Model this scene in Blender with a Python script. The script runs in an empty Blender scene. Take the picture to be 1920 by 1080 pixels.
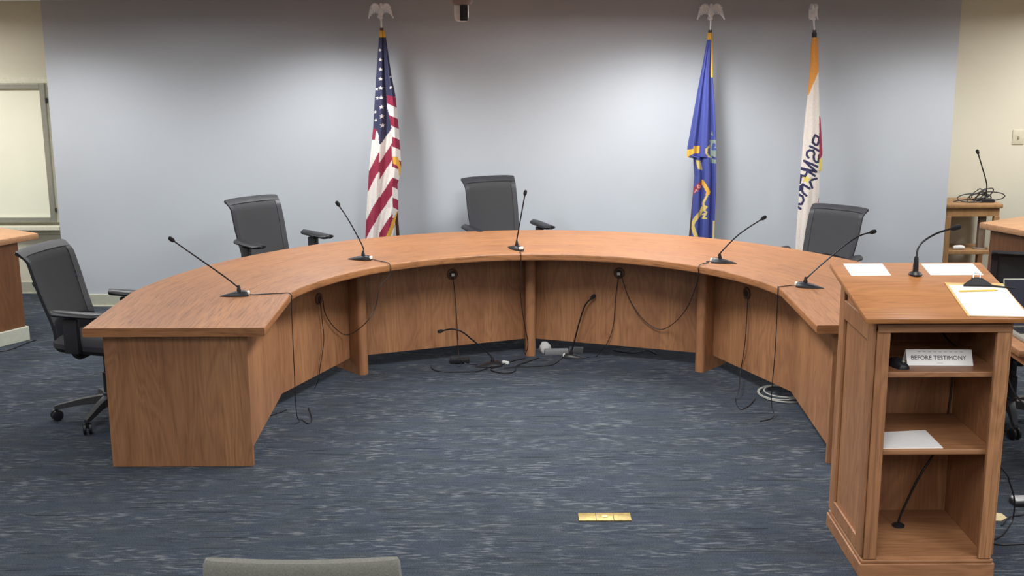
import bpy, bmesh, math, random
from math import sin, cos, pi, radians, sqrt, atan2
from mathutils import Vector, Matrix
random.seed(7)
S = bpy.context.scene
COL = S.collection

# ------------------------------------------------------------------ camera
F_PX, TH, RO, CAM_H = 2277.672, .2225, .0044, 2.2554
Fw = Vector((0, cos(TH), -sin(TH))); U0 = Vector((0, sin(TH), cos(TH))); R0 = Vector((1, 0, 0))
CR = R0*cos(RO) - U0*sin(RO); CU = R0*sin(RO) + U0*cos(RO)
cd = bpy.data.cameras.new('camera'); cam = bpy.data.objects.new('camera', cd); COL.objects.link(cam)
cd.sensor_width = 36; cd.lens = 36*F_PX/1920; cd.clip_start = .05; cd.clip_end = 60
M = Matrix((CR, CU, -Fw)).transposed().to_4x4(); M.translation = (0, 0, CAM_H)
cam.matrix_world = M
S.camera = cam

def at(px, py, Y=None, z=None):
    """the point of the room at depth Y (or at height z) that the photograph shows at px, py"""
    d = Fw*F_PX + CR*(px-960) - CU*(py-540)
    t = Y/d.y if Y is not None else (z-CAM_H)/d.z
    return Vector((d.x*t, d.y*t, CAM_H + d.z*t))

# ------------------------------------------------------------------ world, lights, exposure
S.view_settings.view_transform = 'Standard'; S.view_settings.look = 'None'
S.view_settings.gamma = 1; S.view_settings.exposure = 0; S.view_settings.use_curve_mapping = False
w = bpy.data.worlds.new('world'); S.world = w; w.use_nodes = True
w.node_tree.nodes['Background'].inputs[0].default_value = (.75, .8, .9, 1)
w.node_tree.nodes['Background'].inputs[1].default_value = .05
CEIL = 2.365
def area(name, x, y, sx, sy, power, col=(1, .96, .9), spread=150, z=CEIL-.02):
    l = bpy.data.lights.new(name, 'AREA'); l.shape = 'RECTANGLE'; l.size = sx; l.size_y = sy
    l.energy = power; l.color = col; l.spread = radians(spread)
    o = bpy.data.objects.new(name, l); o.location = (x, y, z); COL.objects.link(o); return o
def spot(name, x, y, power, size, blend, col=(1, .96, .92), aim=(0, 0, -1), r=.13, z=CEIL-.03):
    l = bpy.data.lights.new(name, 'SPOT'); l.energy = power; l.spot_size = radians(size); l.spot_blend = blend
    l.color = col; l.shadow_soft_size = r
    o = bpy.data.objects.new(name, l); o.location = (x, y, z)
    o.rotation_euler = Vector(aim).to_track_quat('-Z', 'Y').to_euler(); COL.objects.link(o); return o
for ly, pw in ((1.0, 52), (3.0, 36)):
    for lx in (-1.9, .8, 3.1):
        area('troffer_and_fill_light', lx, ly, .6, 1.2, pw, (1, 1, 1), 160)
area('troffer_and_fill_light', -2.3, 5.3, .6, 1.2, 15, (1, 1, 1), 160)
area('troffer_and_fill_light', -4.3, 6.2, .6, 1.2, 24, (1, 1, 1), 160)  # unseen fill lamp, added to brighten the carpet and desk at far left
area('troffer_and_fill_light', .2, 6.2, .6, 1.2, 70, (1, 1, 1), 160)
area('troffer_and_fill_light', 3.2, 5.3, .6, 1.2, 26, (1, 1, 1), 160)
for lx, pw in ((-3.3, 82), (-1.3, 134), (1.15, 134), (3.2, 66)):
    spot('wall_wash_light', lx, 8.5, pw, 150, .75, (1, 1, 1))
for lx, pw in ((-2.3, 20), (.75, 32), (2.6, 14)):
    area('wall_row_fill_light', lx, 8.0, 1.4, .4, pw, (1, 1, 1), 172)  # added fill row, lifts the back wall between the wash spots
spot('lectern_light', 1.75, 4.95, 34, 80, .7)
area('alcove_light', 4.6, 8.7, .6, .6, 42, (1, .99, .98), 170); area('alcove_light', -4.7, 8.7, .6, .6, 36, (1, .99, .98), 170)

# ------------------------------------------------------------------ materials
def srgb(h):
    if isinstance(h, str): c = [int(h[i:i+2], 16)/255 for i in (0, 2, 4)]
    else: c = h
    return tuple(x/12.92 if x <= .04045 else ((x+.055)/1.055)**2.4 for x in c) + (1,)
class NT:
    def __init__(s, name):
        s.m = bpy.data.materials.new(name); s.m.use_nodes = True; s.t = s.m.node_tree
        s.b = s.t.nodes['Principled BSDF']
    def n(s, typ, **k):
        n = s.t.nodes.new(typ)
        for a, v in k.items():
            if a[0] == '_':
                i = a[1:]; n.inputs[int(i) if i.isdigit() else i].default_value = v
            else: setattr(n, a, v)
        return n
    def l(s, a, b): s.t.links.new(a, b)
    def ramp(s, fac, stops):
        r = s.n('ShaderNodeValToRGB'); e = r.color_ramp.elements
        while len(e) < len(stops): e.new(.5)
        for el, (p, c) in zip(e, stops): el.position = p; el.color = c
        s.l(fac, r.inputs[0]); return r.outputs[0]
    def mix(s, fac, a, b, mode='MIX'):
        m = s.n('ShaderNodeMix', data_type='RGBA', blend_type=mode)
        if hasattr(fac, 'is_linked'): s.l(fac, m.inputs[0])
        else: m.inputs[0].default_value = fac
        for x, i in ((a, 6), (b, 7)):
            if hasattr(x, 'is_linked'): s.l(x, m.inputs[i])
            else: m.inputs[i].default_value = x
        return m.outputs[2]
    def math(s, op, a, b=0):
        m = s.n('ShaderNodeMath', operation=op)
        for x, i in ((a, 0), (b, 1)):
            if hasattr(x, 'is_linked'): s.l(x, m.inputs[i])
            else: m.inputs[i].default_value = x
        return m.outputs[0]
    def coords(s, kind, scale, loc=(0, 0, 0)):
        tc = s.n('ShaderNodeTexCoord'); mp = s.n('ShaderNodeMapping')
        mp.inputs['Scale'].default_value = scale; mp.inputs['Location'].default_value = loc
        s.l(tc.outputs[kind], mp.inputs[0]); return mp.outputs[0]
    def noise(s, vec, scale=1, detail=3, rough=.5, dist=0):
        n = s.n('ShaderNodeTexNoise', _Scale=scale, _Detail=detail, _Roughness=rough, _Distortion=dist)
        s.l(vec, n.inputs['Vector']); return n.outputs[0]
    def bump(s, h, strength, dist):
        b = s.n('ShaderNodeBump', _Strength=strength, _Distance=dist)
        s.l(h, b.inputs['Height']); s.l(b.outputs[0], s.b.inputs['Normal'])

def plain(name, c, rough=.5, metal=0, var=.06, scale=40, bump=0, spec=None):
    k = NT(name); c = srgb(c)
    v = k.noise(k.coords('Object', (1, 1, 1)), scale, 3)
    lo = tuple(x*(1-var) for x in c[:3])+(1,); hi = tuple(min(1, x*(1+var)) for x in c[:3])+(1,)
    k.l(k.ramp(v, [(.3, lo), (.7, hi)]), k.b.inputs['Base Color'])
    k.b.inputs['Roughness'].default_value = rough; k.b.inputs['Metallic'].default_value = metal
    if spec is not None: k.b.inputs['Specular IOR Level'].default_value = spec
    if bump: k.bump(v, bump, .002)
    return k.m

def oak(name, axis, c1='976848', c2='b28058', dark='64412a', rough=.42, loc=(0, 0, 0), cath=.6, flat=.4):
    """oak veneer; axis = direction of the grain (0 x, 1 y, 2 z; 'uv' = along U)"""
    k = NT(name)
    kind = 'UV' if axis == 'uv' else 'Object'; ax = 0 if axis == 'uv' else axis
    def sc(along, across): return tuple(along if i == ax else across for i in range(3))
    big = k.noise(k.coords(kind, sc(.35, 6), loc), 1, 2)               # board to board tone
    rings = k.noise(k.coords(kind, sc(1.1, 5.5), loc), 1, 2, .5, .5)   # cathedral figure
    rr = k.math('FRACT', k.math('MULTIPLY', rings, 13))
    rr = k.math('ABSOLUTE', k.math('SUBTRACT', rr, .5))
    streak = k.noise(k.coords(kind, sc(3.2, 85), loc), 1, 3, .6)
    pores = k.noise(k.coords(kind, sc(8, 230), loc), 1, 3, .6)
    sl = k.ramp(streak, [(.50, (0, 0, 0, 1)), (.68, (1, 1, 1, 1))])
    pl = k.math('MULTIPLY', k.math('GREATER_THAN', pores, .58), k.math('ADD', rr, .25))
    base = k.ramp(big, [(.32, srgb(c1)), (.68, srgb(c2))])
    base = k.mix(k.math('MULTIPLY', rr, cath), base, srgb(dark))
    base = k.mix(k.math('MULTIPLY', sl, flat*.75), base, srgb(dark))
    base = k.mix(k.math('MULTIPLY', pl, flat), base, srgb(dark))
    k.l(base, k.b.inputs['Base Color'])
    k.b.inputs['Roughness'].default_value = rough
    k.bump(pores, .12, .001)
    return k.m

OAK_Z = oak('oak_vertical_grain', 2)
OAK_X = oak('oak_horizontal_grain', 0)
OAK_Y = oak('oak_lengthwise_grain', 1)
OAK_UV = oak('oak_curved_top', 'uv', '9b6944', 'a97448', '56331c', .44, cath=.3, flat=.8)
OAK_LECT = oak('oak_lectern_top', 0, 'a86f40', 'b87e4c', '70441f', .4, cath=.5)
OAK_DARK = oak('oak_staff_desk', 2, '70492f', '7e5537', '523320', .45)
OAK_PALE = oak('oak_pale_stand', 2, 'a27c54', 'b38a5e', '7a5a3a', .45)

def wall_mat(name, c):
    k = NT(name); v = k.noise(k.coords('Object', (1, 1, 1)), 1.3, 3); f = k.noise(k.coords('Object', (1, 1, 1)), 160, 2)
    c = srgb(c); k.l(k.ramp(v, [(.3, tuple(x*.97 for x in c[:3])+(1,)), (.7, tuple(x*1.03 for x in c[:3])+(1,))]), k.b.inputs['Base Color'])
    k.b.inputs['Roughness'].default_value = .75; k.b.inputs['Specular IOR Level'].default_value = .25
    k.bump(f, .08, .002); return k.m
WALL_BLUE = wall_mat('blue_grey_wall_paint', 'b6bcc2')
WALL_CREAM = wall_mat('cream_wall_paint', 'd9d5c2')
CEIL_M = wall_mat('ceiling_tile_white', 'd9dde2')
BASE_M = plain('vinyl_base_sage', 'b4b6a4', .5)
WHITE_TRIM = plain('cream_painted_trim', 'dedbc6', .45)
def carpet():
    k = NT('blue_grey_loop_carpet')
    v1 = k.noise(k.coords('Object', (5, 24, 1)), 1, 3, .6)
    dash = k.noise(k.coords('Object', (13, 62, 1), (3, 7, 0)), 1, 2, .5)
    area_ = k.noise(k.coords('Object', (3.2, 7, 1), (5, 1, 0)), 1, 2, .5)
    fine = k.noise(k.coords('Object', (150, 240, 1)), 1, 2, .6)
    blk = k.n('ShaderNodeTexBrick', offset=.37, squash=1.0); k.l(k.coords('Object', (1, 1, 1)), blk.inputs['Vector'])
    for i, v in (('Color1', (0, 0, 0, 1)), ('Color2', (1, 1, 1, 1)), ('Mortar', (.5, .5, .5, 1)), ('Scale', 1), ('Mortar Size', 0), ('Brick Width', .15), ('Row Height', .055)):
        blk.inputs[i].default_value = v
    base = k.ramp(v1, [(.32, srgb('262c34')), (.46, srgb('343b42')), (.60, srgb('3b4146')), (.74, srgb('454b50'))])
    base = k.mix(k.math('MULTIPLY', blk.outputs[0], .38), base, srgb('2c3650'))
    lt = k.ramp(dash, [(.52, (0, 0, 0, 1)), (.64, (1, 1, 1, 1))]); am = k.ramp(area_, [(.42, (0, 0, 0, 1)), (.60, (1, 1, 1, 1))])
    base = k.mix(k.math('MULTIPLY', k.math('MULTIPLY', lt, am), .75), base, srgb('74777a'))
    dk = k.ramp(dash, [(.30, (1, 1, 1, 1)), (.42, (0, 0, 0, 1))])
    base = k.mix(k.math('MULTIPLY', dk, .5), base, srgb('161a20'))
    base = k.mix(.33, base, k.ramp(fine, [(.3, srgb('15191e')), (.7, srgb('5f6469'))]))
    seam = k.noise(k.coords('Object', (2.6, 55, 1), (1, 2, 0)), 1, 1)
    base = k.mix(k.math('MULTIPLY', k.math('GREATER_THAN', seam, .68), .6), base, srgb('14171b'))
    k.l(base, k.b.inputs['Base Color']); k.b.inputs['Roughness'].default_value = .95
    k.b.inputs['Specular IOR Level'].default_value = .1; k.bump(fine, .5, .006); return k.m
CARPET = carpet()
BLACK = plain('black_plastic', '1c1c20', .42)
BLACK_M = plain('black_matte_foam', '141416', .9)
NECK = plain('gooseneck_black_metal', '26262a', .35, .6)
CHAR = plain('charcoal_plastic', '2e2e32', .5)
MESHF = plain('charcoal_mesh_fabric', '343537', .85, 0, .12, 300, .2)
SEATF = plain('charcoal_seat_fabric', '2f2f33', .95, 0, .15, 250, .2)
SILVER = plain('polished_silver', 'f4f4f6', .38, .7)
ALU = plain('brushed_aluminium', 'a9a99c', .35, .4)
BRASS = plain('worn_brass', 'a8935a', .45, .55, .18, 60)
PAPER = plain('white_paper', 'f2f1ee', .7, 0, .015)
BLIND = plain('cream_blind', 'eeeed8', .8, 0, .02, 4)
WHITE_PL = plain('white_plastic', 'dcdcd8', .4)
GREYCAB = plain('grey_cable', 'a9a8a0', .5)
GREYFAB = plain('warm_grey_upholstery', '66655e', .95, 0, .15, 220, .3)
LED = plain('pale_mute_button', 'e6e4da', .3)
TAN = plain('clipboard_hardboard', 'd8b070', .55)
YELLOW = plain('pencil_yellow', 'e8c84a', .4)
INK = plain('black_ink', '3a3a38', .8, 0, 0)
INK_L = plain('pale_grey_ink', 'b8b4b4', .8, 0, 0)
WOODRING = plain('brown_grommet', '5b3a24', .5)
POLE_M = oak('dark_flag_pole_wood', 2, '4a3226', '5c4032', '2c1c14', .3)
NAVY_SCR = plain('dark_screen_glass', '2b2c3c', .35)

# ------------------------------------------------------------------ geometry helpers
class MB:
    def __init__(s): s.b = bmesh.new(); s.uv = None
    def box(s, x0, x1, y0, y1, z0, z1, bev=0, seg=2, rot=None):
        n0 = len(s.b.verts); g = bmesh.ops.create_cube(s.b, size=1)['verts']
        for v in g: v.co = Vector(((x0+x1)/2+v.co.x*(x1-x0), (y0+y1)/2+v.co.y*(y1-y0), (z0+z1)/2+v.co.z*(z1-z0)))
        if bev:
            ed = list({e for v in g for e in v.link_edges})
            bmesh.ops.bevel(s.b, geom=ed, offset=bev, segments=seg, affect='EDGES', profile=.5)
        if rot is not None:
            for v in list(s.b.verts)[n0:]: v.co = rot @ v.co
        return s
    def tube(s, pts, r, n=8, smooth=0, cap=True):
        pts = [Vector(p) for p in pts]
        if smooth: pts = spline(pts, smooth)
        rr = r if hasattr(r, '__len__') else [r]*len(pts)
        if hasattr(r, '__len__') and len(rr) != len(pts):
            rr = [r[0] + (r[-1]-r[0])*i/(len(pts)-1) for i in range(len(pts))]
        rings = []; up = None
        for i, p in enumerate(pts):
            t = (pts[min(i+1, len(pts)-1)]-pts[max(i-1, 0)])
            t = t.normalized() if t.length > 1e-9 else Vector((0, 0, 1))
            if up is None: up = t.orthogonal().normalized()
            a = up - t*up.dot(t)
            if a.length < 1e-6: a = t.orthogonal()
            a.normalize(); up = a; b = t.cross(a)
            rings.append([s.b.verts.new(p + (a*cos(2*pi*k/n)+b*sin(2*pi*k/n))*rr[i]) for k in range(n)])
        for i in range(len(rings)-1):
            for k in range(n): s.b.faces.new((rings[i][k], rings[i][(k+1) % n], rings[i+1][(k+1) % n], rings[i+1][k]))
        if cap: s.b.faces.new(rings[0][::-1]); s.b.faces.new(rings[-1])
        return s
    def lathe(s, prof, n=20, c=(0, 0, 0), mat=None):
        rings = []
        for r, z in prof:
            ring = []
            for k in range(n):
                p = Vector((r*cos(2*pi*k/n), r*sin(2*pi*k/n), z))
                if mat is not None: p = mat @ p
                ring.append(s.b.verts.new(p+Vector(c)))
            rings.append(ring)
        for i in range(len(rings)-1):
            for k in range(n): s.b.faces.new((rings[i][k], rings[i][(k+1) % n], rings[i+1][(k+1) % n], rings[i+1][k]))
        s.b.faces.new(rings[0][::-1]); s.b.faces.new(rings[-1]); return s
    def prism(s, poly, z0, z1, bev=0, mat=None):
        n0 = len(s.b.verts)
        a = [s.b.verts.new((x, y, z0)) for x, y in poly]; b = [s.b.verts.new((x, y, z1)) for x, y in poly]
        n = len(poly); s.b.faces.new(a[::-1]); s.b.faces.new(b)
        for k in range(n): s.b.faces.new((a[k], a[(k+1) % n], b[(k+1) % n], b[k]))
        if bev:
            ed = list({e for v in a+b for e in v.link_edges})
            bmesh.ops.bevel(s.b, geom=ed, offset=bev, segments=2, affect='EDGES', profile=.5)
        if mat is not None:
            for v in list(s.b.verts)[n0:]: v.co = mat @ v.co
        return s
    def grid(s, f, nu, nv):
        g = [[s.b.verts.new(f(i/nu, j/nv)) for i in range(nu+1)] for j in range(nv+1)]
        fs = [[s.b.faces.new((g[j][i], g[j][i+1], g[j+1][i+1], g[j+1][i])) for i in range(nu)] for j in range(nv)]
        return g, fs
    def loft(s, rings, cap=True):
        rr = [[s.b.verts.new(p) for p in r] for r in rings]; n = len(rr[0])
        for i in range(len(rr)-1):
            for k in range(n): s.b.faces.new((rr[i][k], rr[i][(k+1) % n], rr[i+1][(k+1) % n], rr[i+1][k]))
        if cap: s.b.faces.new(rr[0][::-1]); s.b.faces.new(rr[-1])
        return s
    def sphere(s, c, rx, ry, rz, n=14):
        n0 = len(s.b.verts); g = bmesh.ops.create_uvsphere(s.b, u_segments=n, v_segments=n//2+2, radius=1)['verts']
        for v in g: v.co = Vector((c[0]+v.co.x*rx, c[1]+v.co.y*ry, c[2]+v.co.z*rz))
        return s
def spline(P, k):
    out = []; n = len(P)
    for i in range(n-1):
        p0, p1, p2, p3 = P[max(i-1, 0)], P[i], P[i+1], P[min(i+2, n-1)]
        for j in range(k):
            t = j/k
            out.append(.5*((2*p1)+(p2-p0)*t+(2*p0-5*p1+4*p2-p3)*t*t+(3*p1-p0-3*p2+p3)*t**3))
    out.append(P[-1]); return out
def obj(name, mb, mat, parent=None, smooth=True, loc=None, rz=0, recalc=True):
    if recalc: bmesh.ops.recalc_face_normals(mb.b, faces=mb.b.faces[:])
    me = bpy.data.meshes.new(name); mb.b.to_mesh(me); mb.b.free()
    for m in (mat if isinstance(mat, list) else [mat]): me.materials.append(m)
    if smooth:
        for p in me.polygons: p.use_smooth = True
        me.set_sharp_from_angle(angle=radians(38))
    o = bpy.data.objects.new(name, me); COL.objects.link(o)
    if parent: o.parent = parent
    if loc is not None: o.location = loc
    o.rotation_euler.z = rz
    return o
def tag(o, label, cat, group=None, kind=None):
    o['label'] = label; o['category'] = cat
    if group: o['group'] = group
    if kind: o['kind'] = kind
    return o
def thing(name, label, cat, loc=(0, 0, 0), rz=0, group=None):
    o = bpy.data.objects.new(name, None); COL.objects.link(o); o.empty_display_size = .1
    o.location = loc; o.rotation_euler.z = rz
    return tag(o, label, cat, group)
def struct(name, mb, mat, parent=None, smooth=False, **k):
    o = obj(name, mb, mat, parent, smooth, **k)
    if not parent: o['kind'] = 'structure'
    return o
def rel(t, p):
    """room point p in the local frame of thing t (which only turns about z)"""
    d = Vector(p)-Vector(t.location); a = -t.rotation_euler.z
    return Vector((d.x*cos(a)-d.y*sin(a), d.x*sin(a)+d.y*cos(a), d.z))

# ------------------------------------------------------------------ room shell
WY, AY, XL, XR = 9.38, 9.85, -3.535, 3.392           # blue wall, alcove walls, blue wall's two ends
struct('floor', MB().box(-6.5, 6.5, -1.5, 10.0, -.12, 0), CARPET)
struct('ceiling', MB().box(-6.5, 6.5, -1.5, 10.0, CEIL, CEIL+.1), CEIL_M)
struct('wall_back', MB().box(XL, XR, WY, 10.0, 0, CEIL), WALL_BLUE)
struct('wall_alcove_left', MB().box(-6.5, XL, AY, 10.0, 0, CEIL), WALL_CREAM)
struct('wall_alcove_right', MB().box(XR, 6.5, AY, 10.0, 0, CEIL), WALL_CREAM)
struct('wall_left', MB().box(-6.6, -6.5, -1.5, 10.0, 0, CEIL), WALL_CREAM)
struct('wall_right', MB().box(6.5, 6.6, -1.5, 10.0, 0, CEIL), WALL_CREAM)
struct('wall_front', MB().box(-6.5, 6.5, -1.6, -1.5, 0, CEIL), WALL_CREAM)
def baseb(name, x0, x1, y):
    struct(name, MB().box(x0, x1, y-.012, y, 0, .1, .003).box(x0, x1, y-.02, y-.012, 0, .012, .002), BASE_M)
baseb('baseboard_back', XL, XR, WY); baseb('baseboard_alcove_left', -6.5, XL, AY); baseb('baseboard_alcove_right', XR, 6.5, AY)
# window with its blind drawn, in the left alcove
wn = bpy.data.objects.new('window_1', None); COL.objects.link(wn); wn['kind'] = 'structure'; wn.location = (-4.3, AY, 0)
def ring_frame(x0, x1, z0, z1, wd, y0, y1, bev=.004):
    m = MB()
    m.box(x0, x0+wd, y0, y1, z0, z1, bev); m.box(x1-wd, x1, y0, y1, z0, z1, bev)
    m.box(x0+wd, x1-wd, y0, y1, z0, z0+wd, bev); m.box(x0+wd, x1-wd, y0, y1, z1-wd, z1, bev); return m
obj('window_casing', MB().box(-.62, .607, -.03, 0, 1.725, 1.775, .004).box(.575, .607, -.022, 0, .6, 1.725, .003).box(-.62, -.58, -.022, 0, .6, 1.725, .003), WHITE_TRIM, wn, False)
obj('window_frame', ring_frame(-.58, .577, .605, 1.725, .042, -.05, 0), ALU, wn, False)
obj('window_blind', MB().box(-.54, .536, -.022, -.004, .645, 1.685), BLIND, wn, False)
obj('window_latch', MB().box(.578, .588, -.05, -.02, 1.57, 1.61, .002).box(.578, .586, -.05, -.02, .69, .72, .002), BLACK, wn, False)
obj('window_sill', MB().box(-.66, .62, -.10, 0, .545, .578, .005).box(-.62, .6, -.022, 0, .50, .545, .003), WHITE_TRIM, wn, False)

# ------------------------------------------------------------------ the horseshoe desk
CX, CY, RI, RO_, FY = .14, 6.24, 1.403, 2.285, -.45   # centre, inner and outer radius, front chord (local)
TZ, TT = .75, .044
desk = thing('curved_desk', 'large horseshoe-shaped oak council desk around the open carpet', 'desk', (CX, CY, 0))
YS = .345                                              # below this the two arms run straight
def path(r):
    """points along one edge of the desk top, from the right arm's end round to the left arm's end"""
    x = sqrt(r*r-YS*YS); a0 = math.asin(YS/r)
    R_ = [Vector((x, FY+(YS-FY)*i/14, 0)) for i in range(14)]
    A_ = [Vector((r*cos(a0+(pi-2*a0)*i/90), r*sin(a0+(pi-2*a0)*i/90), 0)) for i in range(91)]
    return R_+A_+[Vector((-p.x, p.y, 0)) for p in R_[::-1]]
def top_mesh():
    m = MB(); uvl = m.b.loops.layers.uv.new('UVMap')
    PI_, PO_ = path(RI), path(RO_); n = len(PI_); W_ = RO_-RI
    us = [0]
    for i in range(1, n): us.append(us[-1]+((PI_[i]+PO_[i])/2-(PI_[i-1]+PO_[i-1])/2).length)
    sec = [(.004, -TT), (.001, -TT+.003), (0, -TT+.008), (0, -.008), (.001, -.003), (.004, 0)]
    sec += [(W_*q/8, 0) for q in range(1, 8)]
    sec += [(W_-.004, 0), (W_-.001, -.003), (W_, -.008), (W_, -TT+.008), (W_-.001, -TT+.003), (W_-.004, -TT)]
    rows = []
    for dd, dz in sec:
        row = []
        for i in range(n):
            e = PO_[i]-PI_[i]; p = PI_[i]+e*(dd/W_); row.append((m.b.verts.new((p.x, p.y, TZ+dz)), us[i], dd-dz))
        rows.append(row)
    def face(q):
        f = m.b.faces.new([v for v, _, _ in q])
        for lp, (v, u, r) in zip(f.loops, q): lp[uvl].uv = (u, r)
    for j in range(len(rows)-1):
        for i in range(n-1): face((rows[j][i], rows[j][i+1], rows[j+1][i+1], rows[j+1][i]))
    for i in range(n-1): face((rows[-1][i], rows[-1][i+1], rows[0][i+1], rows[0][i]))
    for i in (0, n-1):
        f = m.b.faces.new([r[i][0] for r in rows])
        for lp in f.loops: lp[uvl].uv = (lp.vert.co.x, lp.vert.co.z)
    return m
obj('desk_top', top_mesh(), OAK_UV, desk)
# end panels under the two ends
for s in (-1, 1):
    obj('end_panel', MB().box(-.36, .36, 0, .03, 0, TZ-TT, .003), OAK_Z, desk, False, (s*1.825, 5.86-CY, 0))
# support posts: boards set on edge with a rounded nose
PA = [radians(a) for a in (131.3, 90.6, 50.0)]
for a in PA:
    m = MB(); t = .034
    # nose towards the centre
    pts = [(1.95, -t), (1.95, t), (1.66, t)] + [(1.66-.024*sin(q*pi/8), t*cos(q*pi/8)) for q in range(1, 8)] + [(1.66, -t)]
    m.prism(pts, 0, TZ-TT)
    obj('support_post', m, OAK_Z, desk, True, None, a)
# modesty panels between them
def pol(a, r): return Vector((r*cos(a), r*sin(a), 0))
cl, cr = Vector((-1.487, .55, 0)), Vector((1.487, .55, 0))
pts = [Vector((-1.47, -.35, 0)), cl, pol(PA[0], 1.775), pol(PA[1], 1.775), pol(PA[2], 1.775), cr, Vector((1.47, -.35, 0))]
grom_px = {1: (597, 560), 2: (848, 514), 3: (1161, 512), 4: (1401, 550)}
GROM = {}; PLANES = {}
dl = Vector(desk.location)
for i in range(6):
    p, q = pts[i], pts[i+1]; L = (q-p).length; a = atan2(q.y-p.y, q.x-p.x)
    PLANES[i] = (p+dl, Vector((sin(a), -cos(a), 0)))
    po = obj('modesty_panel', MB().box(0, L, 0, .02, .092, TZ-TT), OAK_Z, desk, False, p, a)
    if i in grom_px:
        # meet the view ray of the grommet with the panel's face
        px, py = grom_px[i]; n = Vector((sin(a), -cos(a), 0)); d = at(px, py, Y=1)-Vector((0, 0, CAM_H)); o0 = Vector((0, 0, CAM_H))
        t = ((p+dl)-o0).dot(n)/d.dot(n); g = o0+d*t; GROM[i] = g
        lx = (g-dl-p).dot(Vector((cos(a), sin(a), 0)))
        rot = Matrix.Rotation(pi/2, 4, 'X')
        gr = obj('cable_grommet', MB().lathe([(.02, -.001), (.02, .008), (.026, .011), (.036, .008), (.038, -.001)], 24, (lx, 0, g.z), rot), WOODRING, po)
        obj('grommet_hole', MB().lathe([(.0201, -.0005), (.0201, .0065)], 20, (lx, 0, g.z), rot), BLACK, gr)
        if i in (2, 3):
            obj('cable_jack', MB().box(lx-.011, lx+.011, -.02, -.0065, g.z-.012, g.z+.008, .003), LED, gr)

def onpanel(i, px, py, off=.02):
    """room point just in front of modesty panel i seen at px, py"""
    p0, n = PLANES[i]; o0 = Vector((0, 0, CAM_H)); d = at(px, py, Y=1)-o0
    return o0+d*((p0+n*off-o0).dot(n)/d.dot(n))
# ------------------------------------------------------------------ gooseneck microphones
def mic_parts(t, L=.155, W=.062, neck=None, head_dir=None, cable=None, neck_r=.0042, head=(.0115, .034), button=True):
    # local x: the long axis of the foot, tail towards +x, mute button towards -x
    prof = [(-.45, .55, .5), (-.42, .86, .8), (-.30, 1, 1), (-.1, 1, .95), (.15, .82, .68), (.38, .5, .36), (.52, .2, .16), (.55, .06, .1)]
    rings = []
    for x, wd, h in prof:
        H = .030*h; ww = W/2*wd
        rings.append([Vector((x*L, -ww, 0)), Vector((x*L, -ww, H*.35)), Vector((x*L, -ww*.72, H*.8)), Vector((x*L, -ww*.3, H)),
                      Vector((x*L, ww*.3, H)), Vector((x*L, ww*.72, H*.8)), Vector((x*L, ww, H*.35)), Vector((x*L, ww, 0))])
    obj('mic_base', MB().loft(rings), BLACK, t)
    if button: obj('mute_button', MB().box(-.49*L, -.40*L, -.016, .016, .008, .026, .004), LED, t)
    obj('neck_socket', MB().lathe([(.011, .02), (.012, .034), (.009, .045), (.0055, .06)], 14, (-.12*L, 0, 0)), BLACK, t)
    if neck:
        n = [Vector((-.12*L, 0, .045))]+[Vector(p) for p in neck]
        sp = spline(n, 10)
        obj('gooseneck', MB().tube(sp, neck_r, 8), NECK, t)
        d = (sp[-1]-sp[-4]).normalized(); r, hl = head
        q = d.to_track_quat('Z', 'Y').to_matrix().to_4x4()
        obj('mic_head', MB().lathe([(.004, -.006), (r*.75, 0), (r, hl*.2), (r*1.05, hl*.6), (r*.85, hl*.9), (r*.4, hl*1.02)], 14, sp[-1], q), BLACK_M, t)
    if cable: obj('mic_cable', MB().tube(cable, .0028, 6, 8), BLACK, t)

def desk_mic(label, base_px, tail_px, neck_px, cable_pts, dY):
    b = at(*base_px, z=TZ); tl = at(*tail_px, z=TZ); d = tl-b; rz = atan2(d.y, d.x)
    t = thing('gooseneck_microphone', label, 'microphone', (b.x, b.y, TZ), rz, 'microphones on the curved desk')
    n = len(neck_px); nk = [rel(t, at(px, py, Y=b.y+dY*(i+1)/n)) for i, (px, py) in enumerate(neck_px)]
    cb = [rel(t, p) for p in cable_pts]; 
    mic_parts(t, neck=nk, cable=[Vector((-.07, 0, .008)), Vector((-.10, 0, .004))]+cb)
    return t
def edge(px, py, out=.004):
    """just off the inner edge of the desk top, near where the photo shows px, py"""
    p = at(px, py, z=TZ); v = Vector((p.x-CX, p.y-CY, 0))
    v = v.normalized()*(RI-out) if v.y > YS else Vector((math.copysign(sqrt(RI*RI-YS*YS)-out, v.x), v.y, 0))
    return Vector((CX+v.x, CY+v.y, TZ+.004))
def drop(e, z): return Vector((e.x, e.y, z))
e1 = edge(544, 553)
desk_mic('gooseneck microphone on the near left end of the curved desk, leaning far left', (442, 555), (416, 556), [(420, 518), (370, 483), (326, 452)],
         [at(500, 551, z=TZ+.004), at(525, 550, z=TZ+.004), e1, drop(e1, .68), drop(e1, .4), drop(e1, .12), drop(e1, .035)+Vector((.008, 0, 0)), at(566, 787, z=.005), at(578, 794, z=.004), at(585, 786, z=.004), at(579, 764, z=.004)], 0)
e2 = edge(722, 494)
desk_mic('gooseneck microphone on the curved desk in front of the striped flag', (676, 487), (656, 486), [(680, 462), (655, 415), (636, 386)],
         [at(705, 488, z=TZ+.004), at(715, 490, z=TZ+.004), e2, drop(e2, .69), at(712, 540, Y=7.22), at(703, 578, Y=7.20), at(683, 608, Y=7.16), onpanel(1, 652, 628, .05), onpanel(1, 628, 615), onpanel(1, 610, 588), GROM[1]+Vector((.03, -.012, -.01))], 0)
e3 = edge(977, 477)
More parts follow.
